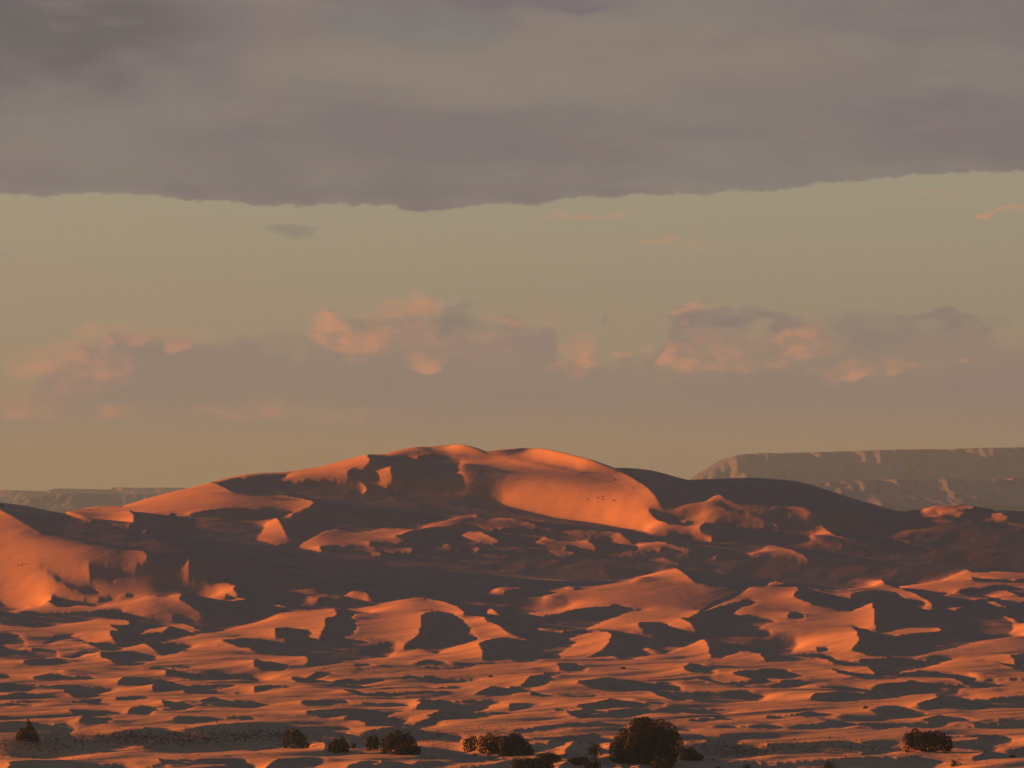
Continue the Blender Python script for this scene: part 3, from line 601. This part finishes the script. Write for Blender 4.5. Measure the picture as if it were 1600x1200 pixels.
def plant(name,label,cat,cx,base,w,h,lobes,dens=1.0,seed=0,leaf=.5,group=None,sink=.2):
    """lobes: (x in -1..1, height 0..1, rx, rz) in crown units; w,h are the photo size in pixels"""
    rng=np.random.RandomState(seed)
    p,ppm=ground_at(cx,base); p=p.copy(); Wm=w/ppm; Hm=h/ppm
    e=obj(name,None,None,p-Vector((0,0,sink))); tag(e,label,cat,group)
    P=[];NN=[];cent=[]
    for (lx,lz,rx,rz) in lobes:
        ry=rx*rng.uniform(.8,1.1); c=np.array([lx*Wm/2,rng.uniform(-.22,.22)*Wm,lz*Hm])
        R=np.array([rx*Wm/2,ry*Wm/2*.9,rz*Hm]); cent.append((c,R))
        area=4*math.pi*((R[0]*R[2])**1.6*.5+(R[0]*R[1])**1.6*.5)**(1/1.6)
        n=int(min(9000,dens*area/(leaf*leaf)*1.5))
        v=rng.randn(n,3); v/=np.linalg.norm(v,axis=1)[:,None]
        # knobbly surface: sub-clumps
        kn=rng.randn(13,3); kn[:,2]*=.6; kn/=np.linalg.norm(kn,axis=1)[:,None]
        dd=(v@kn.T).max(1); rad=.66+.42*np.clip((dd-.62)/.38,0,1)**.7+rng.randn(n)*.03
        pts=c+v*R*rad[:,None]
        nor=v/R; nor/=np.linalg.norm(nor,axis=1)[:,None]
        k2=pts[:,2]>-.1
        P.append(pts[k2]);NN.append(nor[k2])
        # ragged sprays sticking out
        m_=n//14; v=rng.randn(m_,3); v[:,2]=abs(v[:,2]); v/=np.linalg.norm(v,axis=1)[:,None]
        P.append(c+v*R*rng.uniform(1.0,1.12,m_)[:,None]); NN.append(v)
        # filling
        m_=n//3; v=rng.randn(m_,3); v/=np.linalg.norm(v,axis=1)[:,None]; q=c+v*R*(rng.uniform(.2,.75,m_)**.5)[:,None]
        q[:,2]=np.maximum(q[:,2],0); P.append(q); NN.append(v)
    leafmesh("crown",np.concatenate(P),np.concatenate(NN),leaf,rng,m_leaf,e)
    bm=bmesh.new()
    tr=max(.12,Wm*.018)
    for (c,R) in cent:
        a=Vector((c[0]*.04,c[1]*.04,-.1)); b2=Vector((c[0]*.8,c[1]*.8,c[2]*.55)); c3=Vector((c[0],c[1],c[2]+R[2]*.3))
        tube(bm,[a,a.lerp(b2,.5)+Vector((rng.normal(0,.1),0,0)),b2,c3],[tr*1.2,tr,tr*.7,tr*.25])
    bmesh_obj("trunk",bm,m_bark,e)
    return e
def rl(n,seed,top=.62,r=.34):
    rg=random.Random(seed); out=[]
    for i in range(n):
        x=-.8+1.6*(i+.5)/n+rg.uniform(-.08,.08)
        edge=1-abs(x)**2*.45
        out.append((x,top*edge*.55,r*rg.uniform(.85,1.15)*(2.4/n+.35),top*edge*rg.uniform(.62,.78)))
    return out
plant('tamarisk_tree','tallest and widest dark tamarisk, its lumpy crown just right of the small palm','tree',1010,1194,112,74,
 [(-.05,.70,.30,.28),(-.18,.80,.26,.19),(.42,.62,.42,.32),(.62,.42,.40,.36),(.30,.40,.44,.40),(-.25,.45,.36,.38),(-.55,.40,.32,.36),(-.75,.26,.26,.28),(-.35,.20,.34,.24),(0.02,.22,.36,.26),(.5,.16,.36,.2),(.2,.78,.2,.16)],1.0,1,.5)
plant('tamarisk_bush','low rounded dark bush just right of the largest tree','bush',1077,1187,42,21,[(-.3,.40,.55,.55),(.15,.42,.5,.5),(.62,.22,.36,.3),(.88,.14,.2,.2)],1,2,.42)
plant('tamarisk_bush','small dark round bush at the foot of the largest tree, in front of it','bush',1037,1204,42,22,[(-.3,.45,.55,.5),(.3,.45,.5,.5)],1,3,.42)
plant('tamarisk_tree','wide flat-topped dark tamarisk clump alone at the far right behind a low sunlit dune','tree',1449,1175,76,35,
 [(-.75,.45,.26,.5),(-.5,.55,.3,.48),(-.2,.52,.34,.42),(.1,.5,.34,.42),(.42,.53,.34,.42),(.68,.46,.28,.42),(.85,.28,.16,.3)],1.1,4,.45)
plant('tamarisk_tree','broad many-stemmed dark tamarisk between two smaller tree clumps, left of the picture centre','tree',624,1179,64,38,
 [(-.72,.34,.22,.4),(-.42,.48,.26,.45),(-.12,.55,.28,.45),(.12,.42,.26,.45),(.38,.52,.26,.44),(.62,.36,.24,.38),(.85,.16,.2,.2)],1.1,5,.42)
plant('tamarisk_tree','narrow upright pair of dark stems just left of the broad many-stemmed tamarisk','tree',582,1173,25,25,[(-.4,.5,.55,.5),(.4,.5,.45,.52)],1.1,6,.4)
plant('tamarisk_tree','small dark tree with a jagged twin top, second clump from the leftmost group of trees','tree',528,1176,34,25,[(-.6,.3,.4,.35),(-.2,.5,.42,.48),(.35,.5,.42,.5),(.7,.3,.35,.35)],1.1,7,.4)
plant('desert_shrub','tiny dark shrub in the gap between two clumps of trees on a sunlit crest','shrub',552,1170,12,10,[(0,.45,.7,.5)],1.1,8,.35)
plant('tamarisk_tree','loose brownish tamarisk with bare stems on the left and a dark right half','tree',460,1169,46,33,
 [(-.65,.36,.22,.42),(-.4,.5,.2,.42),(-.05,.58,.3,.42),(.25,.55,.32,.42),(.55,.34,.32,.36),(.85,.12,.2,.16)],.75,9,.4)
plant('tamarisk_tree','lone dark cone-shaped tree with a narrow tip at the far left','tree',43,1158,40,35,[(.08,.84,.14,.16),(.1,.66,.26,.18),(.2,.38,.5,.34),(-.35,.28,.42,.28),(.62,.14,.34,.18),(-.75,.12,.25,.16)],1.1,10,.4)
plant('tamarisk_tree','leftmost and darkest of the three touching tamarisks at the picture centre','tree',735,1175,27,26,[(-.3,.45,.55,.5),(.35,.5,.5,.5)],1.1,11,.42)
plant('tamarisk_tree','middle one of the three touching tamarisks at the picture centre','tree',767,1178,42,32,[(-.6,.42,.4,.46),(-.1,.55,.42,.46),(.45,.5,.42,.48),(.2,.3,.5,.3)],1.1,12,.42)
plant('tamarisk_tree','rightmost and widest of the three touching tamarisks at the picture centre','tree',806,1180,54,36,[(-.6,.4,.34,.42),(-.15,.58,.36,.42),(.2,.5,.36,.42),(.55,.3,.34,.32),(.85,.15,.24,.2),(-.4,.2,.4,.22)],1.1,13,.42)
plant('tamarisk_bush','bushy dark shrub crowning the sand below the three touching tamarisks','bush',858,1193,36,17,[(-.5,.45,.5,.5),(.1,.5,.55,.5),(.65,.4,.4,.42)],1.1,14,.4)
plant('tamarisk_bush','wide dark bush cut by the bottom edge, below the three touching tamarisks','bush',832,1208,66,24,[(-.7,.45,.34,.48),(-.3,.55,.38,.45),(.15,.5,.38,.46),(.6,.45,.4,.42)],1.1,15,.42)
plant('tamarisk_bush','flat oval dark bush between the small palm and the bushy shrub to its left','bush',905,1196,34,15,[(-.45,.42,.55,.5),(.3,.5,.6,.5)],1.1,16,.4)
plant('tamarisk_bush','round dark bush at the bottom edge below the small palm','bush',926,1206,32,19,[(-.4,.42,.5,.5),(.35,.5,.5,.5)],1.1,17,.4)
plant('desert_shrub','low dark leaf clump put in for the shadow patch left of the largest tree','shrub',978,1193,34,9,[(-.4,.4,.5,.5),(.4,.4,.5,.45)],1.1,18,.35)  # dark leaf clump added to stand for a patch of shadow
plant('desert_shrub','small dark shrub on the peak of a little sunlit dune left of the flat-topped tamarisk','shrub',1353,1107,9,4,[(0,.4,.9,.6)],1,19,.3)
plant('desert_shrub','small shrub at the right edge above the bottom dune','shrub',1582,1183,10,5,[(-.3,.4,.6,.5),(.4,.4,.5,.5)],1,20,.3)
plant('desert_shrub','tiny shrub on a lit slope at the centre of the dune field','shrub',767,1058,8,4,[(0,.4,.9,.5)],1,21,.3)
plant('desert_shrub','dark shrub on a sunlit slope right of the picture centre, above the trees','shrub',973,1045,9,4,[(0,.4,.9,.5)],1,22,.3)
plant('desert_shrub','small dark shrub on the crest of the big shaded dune at the left edge','shrub',3,792,5,5,[(0,.4,.9,.5)],1,23,.5)
for k,(x,y,w) in enumerate([(912,739,4),(917,738,4),(921,739,3),(948,753,4),(953,754,4),(958,751,4),(962,750,4),(988,763,3),(934,778,5),(940,778,4),(918,783,3),(958,783,3),(942,781,3)]):
    plant('desert_shrub','tiny scrub tuft dotted on the sunlit face of the great dune','shrub',x,y,w*.6,1.3,[(0,.4,.9,.6)],1,30+k,.6,'scrub tufts on the great dune')

# sparse dry tufts and stones on the gravelly flats (nobody could count them)
rng=np.random.RandomState(77); P=[];NN=[]
cl=[(250,1155,170,9,900),(60,1168,60,12,200),(420,1150,60,6,200),(640,1150,300,20,300),(1250,1168,300,14,350),(1160,1175,60,9,200),(880,1185,200,8,150)]
for (ux,ry,sx,sy,n) in cl:
    for _ in range(n):
        u=rng.normal(ux,sx*.6); rw=rng.normal(ry,sy*.6)
        if not(-20<u<1620 and 1128<rw<1215): continue
        p,_k=ground_at(u,rw); k=rng.randint(3,8); w_=rng.uniform(.15,.5)
        for _q in range(k):
            P.append((p.x+rng.normal(0,w_),p.y+rng.normal(0,w_*2),p.z+rng.uniform(0,.3))); a_=rng.randn(3); NN.append(a_/np.linalg.norm(a_))
m_tuft,gg=newmat("dry_tuft"); gi=gg.node('ShaderNodeNewGeometry')
finish(m_tuft,gg,gg.mix(gi.outputs['Random Per Island'],(.05,.045,.03),(.26,.20,.14)),.9,None,.05)
tf=leafmesh("dry_tufts",np.array(P),np.array(NN),.42,rng,m_tuft,None); tag(tf,"sparse dry tufts speckling the grey-brown gravelly sand near the trees","tufts",kind='stuff')

# palms
m_frond,gg=newmat("palm_frond")
gi=gg.node('ShaderNodeNewGeometry')
finish(m_frond,gg,gg.mix(gi.outputs['Random Per Island'],(.05,.05,.026),(.12,.10,.05)),.7,None,.2)
def palm(label,cx,base,hpx,trunkfrac,seed,nf=26):
    rng=np.random.RandomState(seed); p,ppm=ground_at(cx,base); Hm=hpx/ppm
    e=obj('palm_tree',None,None,p-Vector((0,0,.15))); tag(e,label,'palm tree')
    top=Vector((rng.normal(0,.15),0,Hm*trunkfrac)); bm=bmesh.new()
    k=7; pts=[Vector((0,0,-.1)).lerp(top,i/(k-1))+Vector((math.sin(i*.8)*.04,0,0)) for i in range(k)]
    rd=[]; 
    for i in range(k): rd.append(.34-.02*i+(.05 if i%2 else 0))
    tube(bm,pts,rd,8); bmesh_obj('trunk',bm,m_bark,e)
    Lf=Hm*(1-trunkfrac)*1.5
    for f in range(nf):
        bm=bmesh.new(); az=f*2.399+rng.uniform(-.2,.2); up=rng.uniform(-.55,1.35); d=Vector((math.cos(az),math.sin(az),0))
        L=Lf*rng.uniform(.8,1.1); pos=top.copy(); ang=up; prev=None; n=9; side=Vector((-d.y,d.x,0))
        for i in range(n):
            t=i/(n-1); dirv=d*math.cos(ang)+Vector((0,0,math.sin(ang))); q=pos+dirv*(L/n); ang-=.22
            wd=Lf*.16*math.sin(math.pi*min(1,t*.9+.12))
            mid0,mid1=pos,q
            for sg in (-1,1):
                a=bm.verts.new(mid0); b=bm.verts.new(mid1); c=bm.verts.new(mid1+side*sg*wd+dirv*wd*.5-Vector((0,0,wd*.35))); dd=bm.verts.new(mid0.lerp(mid1,.35)+side*sg*wd*.9+dirv*wd*.4-Vector((0,0,wd*.35)))
                bm.faces.new((a,b,c,dd) if sg>0 else (a,dd,c,b))
            pos=q
        bmesh_obj('frond',bm,m_frond,e,False)
palm('small feathery palm with a pale trunk standing just left of the largest tree',929,1185,31,.55,3)
palm('short young palm at the bottom edge between the largest tree and the flat-topped tamarisk',1294,1201,16,.3,4,22)
palm('short young palm growing on the low sunlit dune below the flat-topped tamarisk',1491,1197,15,.3,5,22)
palm('tiny young palm at the bottom edge right of the low rounded bush',1168,1200,9,.2,6,16)
palm('tiny lone palm seedling in the shade right of the largest tree, at the bottom edge',1120,1201,8,.2,7,16)

# ------------------------------------------------------------------ people walking the dunes
def cloth(name,c):
    m,gg=newmat(name); gp=gg.node('ShaderNodeTexCoord').outputs['Object']
    return finish(m,gg,gg.mix(gg.noise(gp,9,3,.6),tuple(v*.75 for v in c),c),.85,None,.1)
m_skin=cloth('skin',(.28,.16,.10)); CL=[cloth('indigo_cloth',(.03,.035,.09)),cloth('brown_cloth',(.13,.07,.04)),cloth('dark_red_cloth',(.16,.03,.025)),cloth('black_cloth',(.03,.03,.03))]
def skinned(name,verts,edges,rad,mat,parent):
    me=bpy.data.meshes.new(name); me.from_pydata(verts,edges,[]); o=bpy.data.objects.new(name,me); COL.objects.link(o)
    md=o.modifiers.new('s','SKIN'); md.use_smooth_shade=True
    for v,rv in zip(me.skin_vertices[0].data,rad): v.radius=(rv,rv)
    me.skin_vertices[0].data[0].use_root=True
    o.modifiers.new('d','SUBSURF').levels=1
    dg=bpy.context.evaluated_depsgraph_get(); me2=bpy.data.meshes.new_from_object(o.evaluated_get(dg)); me2.name=name
    bpy.data.objects.remove(o); me2.materials.clear(); me2.materials.append(mat); return obj(name,me2,parent)
def person(label,cx,base,pose,cm,rot,group=None,dx=0.,tagcat='person'):
    p,ppm=ground_at(cx,base)
    e=obj('person',None,None,p+Vector((0,0,-.02))); e.rotation_euler=(0,0,rot); tag(e,label,tagcat,group)
    st={'walk':.28,'stand':.08}.get(pose,.1)
    if pose=='sit':
        hip=.25; V=[(0,0,hip),(0,.02,.5),(0,.04,.72),(0,.02,.82),(0,-.02,.95),(.1,0,hip),(.14,-.38,.42),(.14,-.5,.06),(.14,-.62,.04),(-.1,0,hip),(-.14,-.36,.44),(-.12,-.48,.06),(-.12,-.6,.04),(.19,.02,.7),(.24,-.15,.48),(.1,-.36,.46),(-.19,.02,.7),(-.24,-.15,.48),(-.1,-.36,.46)]
    else:
        V=[(0,0,.92),(0,0,1.18),(0,.01,1.42),(0,0,1.52),(0,-.02,1.66),(.1,0,.9),(.11,-st*.6,.5),(.11,-st*.5,.09),(.11,-st*.5-.16,.05),(-.1,0,.9),(-.11,st*.2,.5),(-.11,st,.1),(-.11,st-.14,.05),(.19,0,1.4),(.24,st*.3,1.13),(.22,st*.3-.12,.92),(-.19,0,1.4),(-.24,-st*.3,1.13),(-.22,-st*.3-.12,.92)]
    E_=[(0,1),(1,2),(2,3),(3,4),(0,5),(5,6),(6,7),(7,8),(0,9),(9,10),(10,11),(11,12),(2,13),(13,14),(14,15),(2,16),(16,17),(17,18)]
    R_=[.14,.13,.12,.055,.10,.09,.06,.045,.04,.09,.06,.045,.04,.06,.045,.035,.06,.045,.035]
    skinned('body',V,E_,R_,m_skin,e)
    bm=bmesh.new(); seg=14
    zt=V[2][2]+.06; zb=.18 if pose!='sit' else .04
    prof=[(zt,.07),(zt-.06,.2),(zt-.3,.19),(zt-.55,.2),(zb+.2,.25),(zb,.3)] if pose!='sit' else [(zt,.07),(zt-.06,.2),(zt-.3,.21),(.3,.32),(.15,.42),(zb,.45)]
    rings=[[bm.verts.new((math.cos(2*math.pi*k/seg)*rr*(1+.05*math.sin(3*k)),math.sin(2*math.pi*k/seg)*rr*.75-(.12 if pose=='sit' and z<.4 else 0),z)) for k in range(seg)] for z,rr in prof]
    for a,b in zip(rings,rings[1:]):
        for k in range(seg): bm.faces.new((a[k],b[k],b[(k+1)%seg],a[(k+1)%seg]))
    bmesh_obj('robe',bm,cm,e)
    bm=bmesh.new(); bmesh.ops.create_icosphere(bm,subdivisions=2,radius=.135)
    hz=V[4][2]+.04
    for v in bm.verts: v.co.z=v.co.z*.85+hz; v.co.y=v.co.y*1.05+.02; v.co.x*=1+.08*math.sin(v.co.z*60)
    bmesh_obj('head_scarf',bm,cm,e)
person('person in brown standing on a small sunlit hump at lower left',338.7,1130,'stand',CL[1],.4)
person('person in black at a shadow edge, just up and right of the one in brown',363.8,1123,'stand',CL[3],1.2)
person('person sitting on the sunlit ridge, leftmost of the party above the round hollow',663,955.5,'sit',CL[2],.5)
person('person in dark red walking on the ridge above the round hollow',666.6,955.2,'walk',CL[2],1.4)
person('person in indigo walking beside the one in dark red on the ridge',672.2,954.8,'walk',CL[0],1.3)
person('person in brown at the right end of the party on the ridge',675.6,955,'stand',CL[1],.2)
person('person sitting on the lit dune crest at the left edge, left one of a pair',29,885,'sit',CL[1],.9)
person('person standing on the lit dune crest at the left edge, right one of a pair',33.8,884,'stand',CL[2],.3)

# ------------------------------------------------------------------ air
m_haze=bpy.data.materials.new("haze"); m_haze.use_nodes=True; hn=m_haze.node_tree; hn.nodes.clear()
pv=hn.nodes.new('ShaderNodeVolumePrincipled'); pv.inputs['Color'].default_value=(.16,.375,1.0,1); pv.inputs['Density'].default_value=3.2e-5; pv.inputs['Anisotropy'].default_value=0.2
ho=hn.nodes.new('ShaderNodeOutputMaterial'); hn.links.new(pv.outputs[0],ho.inputs['Volume'])
bm=bmesh.new(); bmesh.ops.create_cube(bm,size=1)
bx=(-60000,60000); by=(-30000,39000); bz=(-8.5,560)
for v in bm.verts: v.co=Vector((bx[v.co.x>0],by[v.co.y>0],bz[v.co.z>0]))
hz=bmesh_obj('haze',bm,m_haze,None,False); tag(hz,'thin evening haze over the whole desert','haze',kind='stuff')
